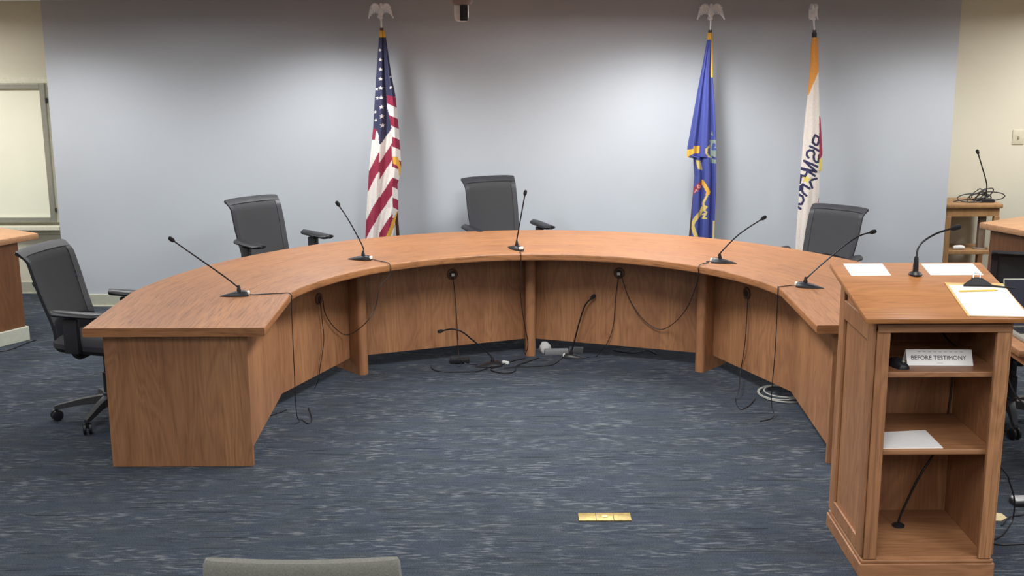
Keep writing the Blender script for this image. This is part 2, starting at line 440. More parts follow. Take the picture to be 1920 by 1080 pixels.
desk_mic('gooseneck microphone at the middle of the curved desk beside the middle chair', (966, 467), (952, 463), [(969, 450), (977, 405), (984, 366)],
         [at(975, 472, z=TZ+.004), e3, drop(e3, .69), drop(e3, .45), at(984, 610, Y=7.70), at(990, 645, Y=7.76), at(985, 665, Y=7.80)], 0)
e4 = edge(1313, 499)
desk_mic('gooseneck microphone on the curved desk between the blue flag and the white flag', (1355, 493), (1378, 494), [(1350, 475), (1385, 440), (1428, 411)],
         [at(1328, 492, z=TZ+.004), e4, drop(e4, .69), at(1302, 545, Y=7.28), at(1285, 582, Y=7.36), onpanel(3, 1258, 610, .06), onpanel(3, 1234, 617), onpanel(3, 1205, 598), onpanel(3, 1180, 560), GROM[3]+Vector((.012, -.025, -.01))], 0)
e5 = edge(1450, 541)
desk_mic('gooseneck microphone on the right end of the curved desk next to the lectern', (1516, 539), (1543, 541), [(1530, 505), (1580, 463), (1610, 443), (1632, 436)],
         [at(1475, 536, z=TZ+.004), at(1460, 538, z=TZ+.004), e5, drop(e5, .68), drop(e5, .4), drop(e5, .1)+Vector((-.01, .0, 0)), drop(e5, .012)+Vector((.0, -.04, 0)), at(1425, 790, z=.004)], 0)

def cable(label, P, r=.0032, m=BLACK, group=None, k=8):
    b = Vector(P[0]); low = min(P, key=lambda p: p.z)
    o = obj('cable', MB().tube([Vector(p) for p in P], r, 6, k), m)
    return tag(o, label, 'cable', group)
G = GROM
cable('thin black cable dropping from the grommet in the desk panel left of the left post', [G[1]+Vector((.012, -.02, -.012)), onpanel(1, 604, 600), onpanel(1, 607, 640), onpanel(1, 600, 690), onpanel(1, 597, 712), at(590, 728, z=.005)], .0026)
cable('thin black cable hanging straight down from the grommet left of the middle post', [G[2]+Vector((.004, -.02, -.012)), onpanel(2, 854, 560), onpanel(2, 857, 610), onpanel(2, 859, 650), at(862, 672, z=.07), at(870, 681, z=.004), at(895, 684, z=.004)], .0026)
cable('thin black cable curving down from the grommet right of the middle post', [G[3]+Vector((-.006, -.022, -.012)), onpanel(3, 1154, 560), onpanel(3, 1150, 610), onpanel(3, 1140, 640), onpanel(3, 1130, 654), at(1118, 668, z=.004), at(1100, 670, z=.004)], .0026)
cable('thin black cable hanging from the right grommet and looping on the carpet', [G[4]+Vector((.0, -.022, -.012)), onpanel(4, 1400, 600), onpanel(4, 1396, 650), onpanel(4, 1388, 700), at(1386, 728, z=.05), at(1379, 750, z=.004), at(1388, 767, z=.004), at(1405, 760, z=.004), at(1416, 746, z=.008)], .0026)

# ------------------------------------------------------------------ things on the carpet under the desk
b = at(1076, 671, z=0)
t = thing('gooseneck_microphone', 'gooseneck microphone standing on the carpet right of the middle post', 'microphone', (b.x, b.y, 0), radians(-12))
mic_parts(t, L=.15, neck=[rel(t, at(1075, 648, Y=b.y)), rel(t, at(1086, 605, Y=b.y)), rel(t, at(1097, 573, Y=b.y)), rel(t, at(1109, 559, Y=b.y))],
          cable=[Vector((-.07, 0, .008))]+[rel(t, at(*p, z=.005)) for p in ((1050, 674), (1035, 684), (1000, 687), (970, 688), (945, 690))], neck_r=.005)
b = at(918, 686, z=0)
t = thing('gooseneck_microphone', 'gooseneck microphone lying low on the carpet left of the middle post, bent over', 'microphone', (b.x, b.y, 0), radians(195))
mic_parts(t, L=.17, W=.10, neck=[rel(t, at(915, 662, Y=b.y+.02)), rel(t, at(889, 640, Y=b.y+.01)), rel(t, at(866, 622, Y=b.y)), rel(t, at(848, 617, Y=b.y)), rel(t, at(830, 620, Y=b.y))],
          cable=[Vector((.0, .045, .008))]+[rel(t, at(*p, z=.005)) for p in ((900, 695), (880, 697), (830, 697), (812, 692), (808, 684))], neck_r=.005, button=False)
def blk(name, label, cat, px, py, sx, sy, sz, m, rz=0, bev=.004, group=None):
    p = at(px, py, z=0); o = obj(name, MB().box(-sx/2, sx/2, -sy/2, sy/2, 0, sz, bev), m, None, True, (p.x, p.y, .0), rz); return tag(o, label, cat, group)
blk('power_adapter', 'flat black power adapter on the carpet under the left of the middle panels', 'adapter', 862, 680, .125, .06, .035, BLACK, .12)
blk('cable_plug', 'small white cable plug on the carpet just left of the middle post', 'plug', 948, 682, .05, .022, .018, WHITE_PL, -.6)
blk('power_strip', 'grey power strip lying on the carpet right of the middle post', 'power strip', 1043, 664, .16, .05, .035, plain('grey_power_strip', '77787a', .5), .05)
blk('adapter_box', 'dark grey box lying behind the standing floor microphone', 'adapter', 1080, 660, .10, .06, .03, plain('dark_grey_box', '56575a', .5), -.1)
p = at(1021, 661, z=0)
m = MB(); rngs = []
for z_, s_ in ((0, .8), (.02, 1.1), (.05, .95), (.075, .5)):
    rngs.append([Vector((p.x+.036*s_*(1+.25*sin(3*a+z_*40))*cos(a), p.y+.03*s_*(1+.2*cos(2*a))*sin(a), z_)) for a in [2*pi*k/12 for k in range(12)]])
tag(obj('crumpled_tissue', m.loft(rngs), plain('white_crumple', 'b8b8b6', .7)), 'small crumpled white scrap on the carpet right of the middle post', 'paper')
cable('tangle of thin black cable on the carpet in front of the middle post', [at(*q, z=zz) for q, zz in (((985, 672), .004), ((965, 676), .004), ((940, 684), .005), ((920, 693), .005), ((945, 700), .005), ((965, 696), .005), ((968, 686), .011), ((990, 678), .006), ((1010, 671), .004))], .0035)
cable('flat black cable running along the carpet under the right middle panel', [at(*q, z=.004) for q in ((1150, 657), (1185, 662), (1215, 657), (1232, 664))], .003)
# white network cable coil
P = []
for k in range(46):
    a = k/46*2*pi*3.4; rx = .165-.028*(k/46)*3; c = at(1462+14*(k/46), 741, z=0)
    P.append(Vector((c.x+rx*1.05*cos(a)+.03*sin(a*.37), c.y+rx*1.15*sin(a), .006+.010*(k/46)*2)))
P = [at(1400+120*.98, 752, z=.006), at(1500, 752, z=.006)]+P
cable('loose coil of white network cable on the carpet under the right side of the desk', P, .0042, GREYCAB, None, 4)
cable('faint black cable trailing on the carpet behind the left end panel', [at(*q, z=.004) for q in ((497, 782), (520, 775), (538, 768))], .003)
# brass floor plate
a_, b_, c_, d_ = at(1083, 964, z=0), at(1180, 963, z=0), at(1185, 977, z=0), at(1088, 979, z=0)
t = thing('floor_outlet_plate', 'worn brass outlet plate set into the carpet in the foreground', 'floor plate', ((a_.x+c_.x)/2, (a_.y+c_.y)/2, 0), .0)
obj('cover_plate', MB().box(-.12, .12, -.043, .043, 0, .006, .002), BRASS, t)
for hx in (-.04, .04): obj('hinge_line', MB().box(hx-.0015, hx+.0015, -.042, .042, .0061, .0066), WOODRING, t)
obj('screw_cap', MB().lathe([(.015, .006), (.015, .008), (.010, .009)], 20), plain('pale_brass', 'cdbb84', .4, .6), t)

# ------------------------------------------------------------------ office chairs
def chair(label, loc, rz, group='office chairs around the curved desk', topz=1.06, armz=.70, star=.3):
    t = thing('office_chair', label, 'chair', loc, rz, group)
    # five-star base
    for k in range(5):
        a = 2*pi*k/5+star; d = Vector((cos(a), sin(a), 0)); s_ = Vector((-sin(a), cos(a), 0))
        rg = []
        for r, hz, hw, hh in ((.03, .115, .03, .022), (.15, .105, .024, .017), (.285, .08, .018, .012), (.305, .076, .012, .008)):
            rg.append([d*r+s_*hw+Vector((0, 0, hz-hh)), d*r+s_*hw*.7+Vector((0, 0, hz+hh)), d*r-s_*hw*.7+Vector((0, 0, hz+hh)), d*r-s_*hw+Vector((0, 0, hz-hh))])
        leg = obj('base_leg', MB().loft(rg), CHAR, t)
        m = MB(); rot = Matrix.Rotation(a+.5, 4, 'Z') @ Matrix.Rotation(pi/2, 4, 'X')
        c = d*.295+Vector((0, 0, .031))
        for off in (-.024, .006):
            m.lathe([(.022, off), (.031, off+.003), (.031, off+.015), (.022, off+.018)], 16, c, rot)
        m.tube([c, c+Vector((0, 0, .045))], .008, 8)
        obj('caster', m, BLACK, leg)
    obj('gas_column', MB().lathe([(.036, .07), (.036, .15), (.029, .155), (.029, .27), (.02, .272), (.02, .42)], 18), CHAR, t)
    obj('tilt_mechanism', MB().box(-.09, .09, -.10, .14, .385, .43, .012).tube([(.08, 0, .405), (.2, .0, .40)], .006, 8).box(.19, .25, -.012, .012, .393, .407, .004), CHAR, t)
    # seat cushion
    rg = []
    for z, s_, in ((.425, .80), (.435, .93), (.46, 1.0), (.485, .985), (.50, .90), (.505, .6)):
        ring = []
        for k in range(28):
            a = 2*pi*k/28; c_, n_ = cos(a), sin(a)
            q = (abs(c_)**4.5+abs(n_)**4.5)**(-1/4.5)
            y = -.02+.245*s_*q*n_
            ring.append(Vector((.25*s_*q*c_, y, z - (.03*((-y-.14)/.12)**2 if y < -.14 else 0))))
        rg.append(ring)
    obj('seat', MB().loft(rg), SEATF, t)
    # back: a curved shell that leans back and curls over at the top
    zb = .47
    def prof(v):
        z = zb+(topz-zb)*v
        y = .215+.02*sin(v*pi*1.2) + .15*v**1.5
        if v > .90: y += .048*((v-.90)/.10)**1.6
        if v < .25: y += .03*((.25-v)/.25)**2
        return y, z
    def wid(v): return .180+.020*min(1, v*1.6)+.010*max(0, (v-.9)/.1)
    def sh(u, v, off=0):
        y, z = prof(v); x = (u-.5)*2
        return Vector((x*wid(v), y+off-.055*(abs(x)**2.4)*(1-.5*v), z - .006*abs(x)**5*v))
    m = MB(); NU, NV = 18, 24
    g1, _ = m.grid(lambda u, v: sh(u*.92+.04, v*.95+.02, 0), NU, NV)
    g2, _ = m.grid(lambda u, v: sh(u*.92+.04, v*.95+.02, .008), NU, NV)
    for i in range(NU):
        m.b.faces.new((g1[0][i], g1[0][i+1], g2[0][i+1], g2[0][i])); m.b.faces.new((g1[NV][i], g1[NV][i+1], g2[NV][i+1], g2[NV][i]))
    for j in range(NV):
        m.b.faces.new((g1[j][0], g1[j+1][0], g2[j+1][0], g2[j][0])); m.b.faces.new((g1[j][NU], g1[j+1][NU], g2[j+1][NU], g2[j][NU]))
    obj('back_mesh', m, MESHF, t)
    # side rails as flat strips, and the curled top and bottom rails
    for sx in (0, 1):
        m = MB()
        rg = []
        for j in range(31):
            v = j/30; p = sh(sx, v, .003); wv = .036 if 0 < j < 30 else .03; ins = -1 if sx else 1
            q = sh(sx+ins*wv/.46, v, .003)
            rg.append([p+Vector((0, -.010, 0)), q+Vector((0, -.007, 0)), q+Vector((0, .012, 0)), p+Vector((0, .012, 0))])
        m.loft(rg)
        obj('back_rail', m, CHAR, t)
    rg = []
    for i in range(25):
        u = i/24; p = sh(u, 1.0, .0); q = sh(u, .955, 0)
        rg.append([p+Vector((0, .006, .010)), p+Vector((0, .010, -.006)), q+Vector((0, .014, 0)), q+Vector((0, -.008, 0)), p+Vector((0, -.012, .006))])
    obj('top_rail', MB().loft(rg), CHAR, t)
    rg = []
    for i in range(25):
        u = .02+.96*i/24; p = sh(u, .02); q = sh(u, .20+.05*sin(pi*i/24))
        rg.append([p+Vector((0, -.010, 0)), q+Vector((0, -.010, 0)), q+Vector((0, -.002, 0)), p+Vector((0, .016, -.004))])
    obj('lumbar_pad', MB().loft(rg), BLACK, t)
    m = MB().tube([(0, .10, .41), (0, .20, .41), (0, .29, .45), (0, .30, .56), (0, .315, .68)], [.03, .024], 10, 6)
    m.tube([(0, .315, .66), (.09, .335, .74), (.15, .325, .80)], .010, 8, 4).tube([(0, .315, .66), (-.09, .335, .74), (-.15, .325, .80)], .010, 8, 4)
    obj('back_support', m, CHAR, t)
    for sx in (-1, 1):
        X = sx*.272
        m = MB().tube([(sx*.12, .02, .415), (sx*.22, .02, .42), (X, .02, .47)], .018, 10, 5)
        m.box(X-.018, X+.018, -.03, .06, .45, armz-.02, .008)
        arm = obj('armrest', m, CHAR, t)
        rg = []
        for y, hw in ((-.20, .018), (-.19, .036), (-.14, .046), (.0, .045), (.10, .042), (.125, .032), (.135, .014)):
            rg.append([Vector((X+hw*cos(2*pi*k/14), y, armz+.004+.018*sin(2*pi*k/14)*(1 if y > -.15 else .75)+(.006 if y < -.15 else 0))) for k in range(14)])
        obj('arm_pad', MB().loft(rg), BLACK, arm)
    return t
chair('black mesh office chair at the left end of the curved desk, casters in view', (-2.31, 6.66, 0), radians(74), topz=.98, armz=.665, star=radians(117))
chair('black mesh office chair behind the left of the desk, left of the striped flag', (-1.60, 8.30, 0), radians(43), topz=.98, armz=.73)
chair('black mesh office chair behind the middle of the desk under the ceiling camera', (-.04, 8.75, 0), radians(22), topz=1.05, armz=.73)
chair('black mesh office chair in front of the white flag, tilted to the left', (2.10, 8.28, 0), radians(-40), topz=.90, armz=.60)
chair('dark mesh office chair mostly hidden behind the lectern and the laptop', (2.79, 6.50, 0), radians(165), None, 1.04)
# upholstered chair in the foreground, only the top of its back in frame
t = thing('stacking_chair', 'grey upholstered chair back cut by the bottom edge of the frame', 'chair', (-.52, 2.98, 0), pi)
rg = []
for z, s_, tt in ((.50, .92, .020), (.54, 1, .026), (.75, 1.0, .026), (.90, .985, .026), (.940, .975, .022), (.952, .955, .012)):
    ring = []
    for k in range(32):
        a = 2*pi*k/32; c_, n_ = cos(a), sin(a); q = (abs(c_)**7+abs(n_)**7)**(-1/7)
        x = .247*s_*q*c_; ring.append(Vector((x, .20+(z-.5)*.08-.35*x*x+tt*q*n_, z)))
    rg.append(ring)
obj('backrest', MB().loft(rg), GREYFAB, t)
obj('seat', MB().box(-.23, .23, -.25, .19, .42, .475, .02, 3), GREYFAB, t)
for sx in (-1, 1):
    obj('leg', MB().tube([(sx*.235, -.23, 0), (sx*.235, -.20, .40), (sx*.225, .0, .41)], .011, 8, 5), CHAR, t)
    obj('leg', MB().tube([(sx*.235, .30, 0), (sx*.235, .19, .42), (sx*.225, .225, .62)], .011, 8, 5), CHAR, t)

# ------------------------------------------------------------------ lectern
LX0, LX1, LY0, LY1 = 1.425, 1.945, 4.59, 5.09
LCX = (LX0+LX1)/2
lect = thing('lectern', 'tall oak lectern with open shelves and a slanted top', 'lectern', (LCX, LY0, 0))
hw = (LX1-LX0)/2; dp = LY1-LY0
def ztop(y): return 1.085+(y+.06)*(.103/.57)        # underside/top plane along local y
obj('back_panel', MB().box(-hw+.02, hw-.02, dp-.02, dp, .06, 1.15), OAK_Z, lect, False)
for s in (-1, 1):
    m = MB(); x0, x1 = (s*hw-.0, s*(hw-.018)); xa, xb = min(x0, x1), max(x0, x1)
    m.prism([(.0, .06), (dp, .06), (dp, ztop(dp)-.005), (.0, ztop(0)-.005)], xa, xb, 0, Matrix(((0, 0, 1, 0), (1, 0, 0, 0), (0, 1, 0, 0), (0, 0, 0, 1))))
    sp_ = obj('side_panel', m, OAK_Z, lect, False)
    m = MB(); xo = s*hw; xr = (xo, xo+s*.012); xr = (min(xr), max(xr))
    m.box(xr[0], xr[1], 0, .065, .09, ztop(0)-.02, .003); m.box(xr[0], xr[1], dp-.065, dp, .09, ztop(dp-.07)-.02, .003)
    m.box(xr[0], xr[1], .065, dp-.065, .09, .15, .003); m.box(xr[0], xr[1], .065, dp-.065, .98, 1.06, .003)
    m.box(xr[0], xr[1]-s*.004 if s > 0 else xr[1], .065, .077, .15, .98, .002); m.box(xr[0], xr[1], dp-.077, dp-.065, .15, .98, .002)
    obj('panel_moulding', m, OAK_Z, sp_, False)
    st = MB().box(min(s*hw, s*(hw-.052)), max(s*hw, s*(hw-.052)), -.012, .01, .08, ztop(0)-.035, .003)
    st.box(min(s*(hw-.026), s*(hw-.022)), max(s*(hw-.026), s*(hw-.022)), -.0135, -.010, .09, ztop(0)-.06)
    obj('face_stile', st, OAK_Z, lect, False)
obj('face_rail', MB().box(-hw+.0, hw-.0, -.018, .004, 1.035, 1.068, .003), OAK_X, lect, False)
obj('shelf', MB().box(-hw+.018, hw-.018, .02, dp-.02, .842, .864, .003), OAK_X, lect, False)
obj('shelf', MB().box(-hw+.018, hw-.018, .02, dp-.02, .518, .540, .003), OAK_X, lect, False)
obj('floor_shelf', MB().box(-hw+.018, hw-.018, .0, dp-.02, .062, .085, .002), OAK_X, lect, False)
m = MB().box(-hw-.015, hw+.015, -.018, dp+.015, 0, .062, .004).box(-hw-.009, hw+.009, -.013, dp+.009, .062, .078, .005)
obj('base_moulding', m, OAK_X, lect, False)
# slanted top: local frame x, s (along slope), n
SL = math.atan(.103/.57)
LT = Matrix.Translation((0, -.06, 1.085)) @ Matrix.Rotation(SL, 4, 'X')
m = MB().box(-.323, .323, 0, .582, -.004, .018, .004)
for v in m.b.verts: v.co = LT @ v.co
obj('slanted_top', m, OAK_LECT, lect)
LTW = Matrix.Translation((LCX, LY0, 0)) @ LT
def ontop(x, s, n=.018): return LTW @ Vector((x, s, n))
def lecttop_px(px, py, n=.018):
    """room point on the slanted top seen at px, py, as its (x, s)"""
    o0 = Vector((0, 0, CAM_H)); d = at(px, py, Y=1)-o0; nn = (LTW.to_3x3() @ Vector((0, 0, 1))); q = ontop(0, 0, n)
    h = o0+d*((q-o0).dot(nn)/d.dot(nn)); l = LTW.inverted() @ h; return l.x, l.y
def slanted_obj(name, mb, mat, parent=None, x=0, s=0, n=.018, rz=0):
    o = obj(name, mb, mat, parent)
    if not parent: o.matrix_world = LTW @ Matrix.Translation((x, s, n)) @ Matrix.Rotation(rz, 4, 'Z')
    return o
def sheet(label, name, px0, px1, n=.0182, lines=()):
    (xa, sa), (xb, sb) = lecttop_px(*px0), lecttop_px(*px1)
    w_, h_ = xb-xa, sa-sb
    t = bpy.data.objects.new(name, None); COL.objects.link(t); tag(t, label, 'paper')
    t.empty_display_size = .05; t.matrix_world = LTW @ Matrix.Translation((xa, sb, n))
    obj('sheet', MB().box(0, w_, 0, h_, 0, .0012), PAPER, t, False)
    m = MB()
    for (u0, u1, v) in lines: m.box(w_*u0, w_*u1, h_*v-.0012, h_*v+.0012, .0012, .0014)
    obj('printed_line', m, INK_L, t, False)
sheet('white note sheet at the back left corner of the lectern top', 'note_sheet', (1581, 495), (1671, 517), lines=((.3, .42, .4), (.5, .6, .4)))
sheet('white note sheet at the back right of the lectern top behind the clipboard', 'note_sheet', (1727, 495), (1844, 516), lines=((.15, .24, .55), (.33, .4, .55)))
# clipboard
CLIP = plain('dark_clip_steel', '18181a', .6)
xa, sa = lecttop_px(1771, 531); xb, sb = lecttop_px(1815, 594); xc, sc_ = lecttop_px(1884, 530)
cw, ch = .235, sa-sb
ang = atan2(sa-sb, xa-xb)-pi/2
t = bpy.data.objects.new('clipboard', None); COL.objects.link(t); tag(t, 'clipboard holding white paper on the right of the lectern top', 'clipboard'); t.empty_display_size = .05
t.matrix_world = LTW @ Matrix.Translation((xb, sb+.002, .0183)) @ Matrix.Rotation(ang, 4, 'Z')
ch = sqrt((xa-xb)**2+(sa-sb)**2)
obj('backing_board', MB().box(0, cw, 0, ch, 0, .003, .001), TAN, t, False)
obj('paper_stack', MB().box(.008, cw-.006, .002, ch-.03, .003, .005), PAPER, t, False)
m = MB().prism([(-.060, 0), (.060, 0), (.056, .008), (.024, .016), (.020, .038), (-.020, .038), (-.024, .016), (-.056, .008)], 0, .018, .002)
for v in m.b.verts: v.co = Vector((v.co.x+cw*.52, v.co.y+ch-.045, .0045+v.co.z*(1.5 if v.co.y > .01 else .5)))
cp = obj('clip', m, CLIP, t)
obj('clip_lever', MB().tube([(cw*.52-.012, ch-.02, .02), (cw*.52-.012, ch-.005, .045), (cw*.52+.012, ch-.005, .045), (cw*.52+.012, ch-.02, .02)], .0022, 8, 5), SILVER, cp)
obj('clip_spring', MB().lathe([(.003, -.02), (.006, -.018), (.006, .018), (.003, .02)], 12, (cw*.52, ch-.02, .018), Matrix.Rotation(pi/2, 4, 'Y')), SILVER, cp)
xp, sp2 = lecttop_px(1798, 547, .024); xq, sq = lecttop_px(1873, 545, .024)
pl = bpy.data.objects.new('pencil', None); COL.objects.link(pl); pl.empty_display_size = .05; tag(pl, 'yellow pencil lying across the clipboard paper', 'pencil')
pl.matrix_world = LTW @ Matrix.Translation((xp, sp2, .0265)) @ Matrix.Rotation(atan2(sq-sp2, xq-xp), 4, 'Z')
Lp = sqrt((xq-xp)**2+(sq-sp2)**2)
obj('shaft', MB().tube([(0, 0, 0), (Lp*.9, 0, 0)], .0036, 6), YELLOW, pl)
obj('tip', MB().tube([(Lp*.9, 0, 0), (Lp, 0, 0)], [.0036, .0005], 6), TAN, pl)
xp, sp2 = lecttop_px(1838, 536, .022); xq, sq = lecttop_px(1888, 541, .022)
pen = obj('pen', MB().tube([(0, 0, 0), (.01, 0, 0), (.12, 0, 0), (.132, 0, 0)], .0038, 8), BLACK); tag(pen, 'black pen tucked under the clipboard clip', 'pen')
pen.matrix_world = LTW @ Matrix.Translation((xp, sp2, .0275)) @ Matrix.Rotation(atan2(sq-sp2, xq-xp), 4, 'Z')
# lectern microphone
xm, sm = lecttop_px(1716, 515)
b = ontop(xm, sm)
t = thing('gooseneck_microphone', 'gooseneck microphone with round foot on the lectern top', 'microphone', b)
m = MB().lathe([(.028, -.003), (.0285, .004), (.020, .012), (.012, .016), (.0115, .04), (.009, .07), (.0075, .078)], 22)
obj('mic_base', m, BLACK, t)
nk = [Vector((0, 0, .07))]+[rel(t, at(px, py, Y=b.y+.01)) for px, py in ((1722, 464), (1735, 450), (1758, 437), (1784, 429))]
sp3 = spline(nk, 10); obj('gooseneck', MB().tube(sp3, .0042, 8), NECK, t)
d = (sp3[-1]-sp3[-4]).normalized(); q = d.to_track_quat('Z', 'Y').to_matrix().to_4x4()
obj('mic_head', MB().lathe([(.005, -.004), (.009, 0), (.0115, .012), (.0115, .030), (.009, .038), (.004, .041)], 14, sp3[-1], q), BLACK_M, t)
# tent card on the top shelf
def text_mesh(s, size):
    c = bpy.data.curves.new('t', 'FONT'); c.body = s; c.size = size; c.align_x = 'CENTER'; c.extrude = .0004
    o = bpy.data.objects.new('t', c); COL.objects.link(o)
    bpy.context.view_layer.update()
    me = bpy.data.meshes.new_from_object(o.evaluated_get(bpy.context.evaluated_depsgraph_get()))
    bpy.data.objects.remove(o); return me
p0, p1 = at(1702, 683, Y=4.70), at(1824, 687, Y=4.70)
t = thing('tent_card', 'white folded sign card reading BEFORE TESTIMONY on the upper shelf', 'sign', ((p0.x+p1.x)/2, 4.70, .8641), radians(-2))
W2 = (p1-p0).length/2; HH = .056; LEAN = .036
rot = Matrix.Rotation(-atan2(LEAN, HH), 4, 'X')
fm = MB().box(-W2, W2, -.0006, .0006, 0, sqrt(HH*HH+LEAN*LEAN))
for v in fm.b.verts: v.co = rot @ v.co
face = obj('front_face', fm, PAPER, t, False)
fb = MB().box(-W2, W2, -.0006, .0006, 0, sqrt(HH*HH+LEAN*LEAN))
rb = Matrix.Translation((0, 2*LEAN+.002, 0)) @ Matrix.Rotation(atan2(LEAN, HH), 4, 'X')
for v in fb.b.verts: v.co = rb @ v.co
obj('back_face', fb, PAPER, t, False)
me = text_mesh('BEFORE TESTIMONY', .0250); me.materials.append(INK)
lt = bpy.data.objects.new('lettering', me); COL.objects.link(lt); lt.parent = face
lt.matrix_local = rot @ Matrix.Translation((-.004, -.0012, .024)) @ Matrix.Rotation(pi/2, 4, 'X') @ Matrix.Diagonal((.97, 1, 1, 1))
dm = MB().box(-.012, .012, -.0016, -.0008, .009, .0105)
for k in range(9):
    xx = -.085+.021*k; dm.box(xx, xx+.012, -.0016, -.0008, .056, .0585)
for v in dm.b.verts: v.co = rot @ v.co
obj('small_print', dm, INK_L, face, False)
# black mouse beside it
p = at(1686, 684, Y=4.68)
m = MB(); rg = []
for y, wv, h in ((-.05, .012, .012), (-.042, .024, .022), (-.01, .030, .034), (.02, .029, .036), (.045, .022, .026), (.055, .01, .012)):
    rg.append([Vector((wv*cos(a), y, h*max(0, sin(a)))) for a in [pi*k/10 for k in range(11)]])
m.loft(rg)
ms = thing('computer_mouse', 'black computer mouse on the upper lectern shelf left of the card', 'mouse', (p.x, 4.69, .8641), .3)
obj('mouse_shell', m, BLACK, ms); obj('scroll_wheel', MB().lathe([(.006, -.003), (.006, .003)], 10, (0, -.03, .028), Matrix.Rotation(pi/2, 4, 'Y')), ALU, ms)
# paper on the lower shelf
a_, b_, c_, d_ = at(1652, 841, z=.541), at(1768, 840, z=.541), at(1735, 807, z=.541), at(1640, 812, z=.541)
o = obj('paper_sheet', MB().prism([(v.x-a_.x, v.y-a_.y) for v in (a_, b_, c_, d_)], 0, .003), PAPER, None, False, (max(a_.x, LX0+.02), a_.y, .5401)); tag(o, 'white paper sheets lying on the lower lectern shelf', 'paper')
# microphone stored in the bottom compartment
b = at(1684, 986, z=.086)
t = thing('gooseneck_microphone', 'dark gooseneck microphone stored in the bottom compartment of the lectern', 'microphone', (b.x, b.y, .0851))
obj('mic_base', MB().lathe([(.026, 0), (.027, .006), (.018, .012), (.008, .016)], 18), BLACK, t)
obj('gooseneck', MB().tube([(0, 0, .012), rel(t, at(1690, 962, Y=b.y)), rel(t, at(1720, 900, Y=b.y+.01)), rel(t, at(1745, 860, Y=b.y+.02)), rel(t, at(1760, 835, Y=b.y+.03))], .005, 8, 6), NECK, t)
cable('black cable hanging against the back of the lectern between its shelves', [at(1788, 650, Y=5.055), at(1786, 700, Y=5.055), at(1782, 745, Y=5.055), at(1776, 786, Y=5.055)], .004)
cable('short black cable slanting under the lectern top above the sign card', [at(1763, 618, Y=4.95), at(1772, 630, Y=4.95), at(1783, 642, Y=4.97), at(1800, 653, Y=5.0)], .004)

# ------------------------------------------------------------------ side table and laptop right of the lectern
t = thing('side_table', 'oak side table right of the lectern under the laptop', 'table', (2.95, 5.57, 0))
obj('table_top', MB().box(-.63, .63, -.21, .21, .705, .74, .008), OAK_X, t)
obj('apron', MB().box(-.56, .56, -.16, .16, .64, .705), OAK_X, t, False)
for sx in (-1, 1):
    for sy in (-1, 1):
        lx_ = .5 if sx > 0 else -.27
        obj('leg', MB().box(lx_-.025, lx_+.025, sy*.13-.025, sy*.13+.025, 0, .64, .004), OAK_Z, t, False)
t = thing('laptop', 'open dark laptop on the side table right of the lectern', 'laptop', (2.57, 5.605, .7402))
kb = obj('keyboard_base', MB().box(-.175, .175, -.13, .12, 0, .018, .004), ALU, t)
m = MB()
for i in range(12):
    for j in range(5): m.box(-.155+i*.026, -.155+i*.026+.022, -.02+j*.024, -.02+j*.024+.02, .0181, .0205)
m.box(-.045, .045, -.115, -.04, .0181, .0188)
obj('keys', m, BLACK, kb, False)
lm = Matrix.Translation((0, .125, .014)) @ Matrix.Rotation(radians(-12), 4, 'X')
m = MB().box(-.175, .175, 0, .008, 0, .235, .004)
for v in m.b.verts: v.co = lm @ v.co
lid = obj('lid', m, ALU, t)
m = MB().box(-.170, .170, -.0012, 0, .006, .230)
for v in m.b.verts: v.co = lm @ v.co
obj('screen', m, NAVY_SCR, lid, False)

# ------------------------------------------------------------------ floor things at the lower right
p = at(1908, 945, z=0)
t = thing('power_adapter', 'silver and black power adapter on the carpet right of the lectern', 'adapter', (p.x+.04, p.y, 0), .05)
obj('adapter_body', MB().box(-.07, .07, -.035, .035, 0, .022, .005), BLACK, t); obj('adapter_cover', MB().box(-.065, .07, -.03, .03, .022, .034, .005), SILVER, t)
q = [at(*v, z=0) for v in ((1862, 962), (1878, 964), (1888, 972), (1876, 978), (1862, 977))]
tag(obj('paper_scrap', MB().prism([(v.x, v.y) for v in q], .0005, .004), plain('buff_paper', 'c4b48c', .8), None, False), 'small buff paper corner on the carpet beside the lectern foot', 'paper')
cable('black cord hanging in a curve off the side table', [at(1884, 690, Y=5.62), at(1895, 722, Y=5.60), at(1910, 748, Y=5.58), at(1932, 768, Y=5.56)], .0045)
cable('black cable bowing out beside the right edge of the lectern', [Vector((1.925, 5.105, .62)), Vector((1.955, 5.07, .50)), at(1880, 880, Y=5.0)] + [at(1893, 905, Y=5.02), at(1902, 938, Y=5.04), at(1898, 975, Y=5.05), at(1881, 1002, z=.006), at(1862, 1012, z=.006)], .004)
cable('black cable running level along the carpet past the lectern foot', [at(*v, z=.005) for v in ((1856, 1018), (1880, 1021), (1905, 1020), (1935, 1019))], .004)
cable('black cable crossing the carpet behind the buff paper', [at(*v, z=.005) for v in ((1878, 985), (1892, 970), (1912, 966), (1935, 962))], .0035)

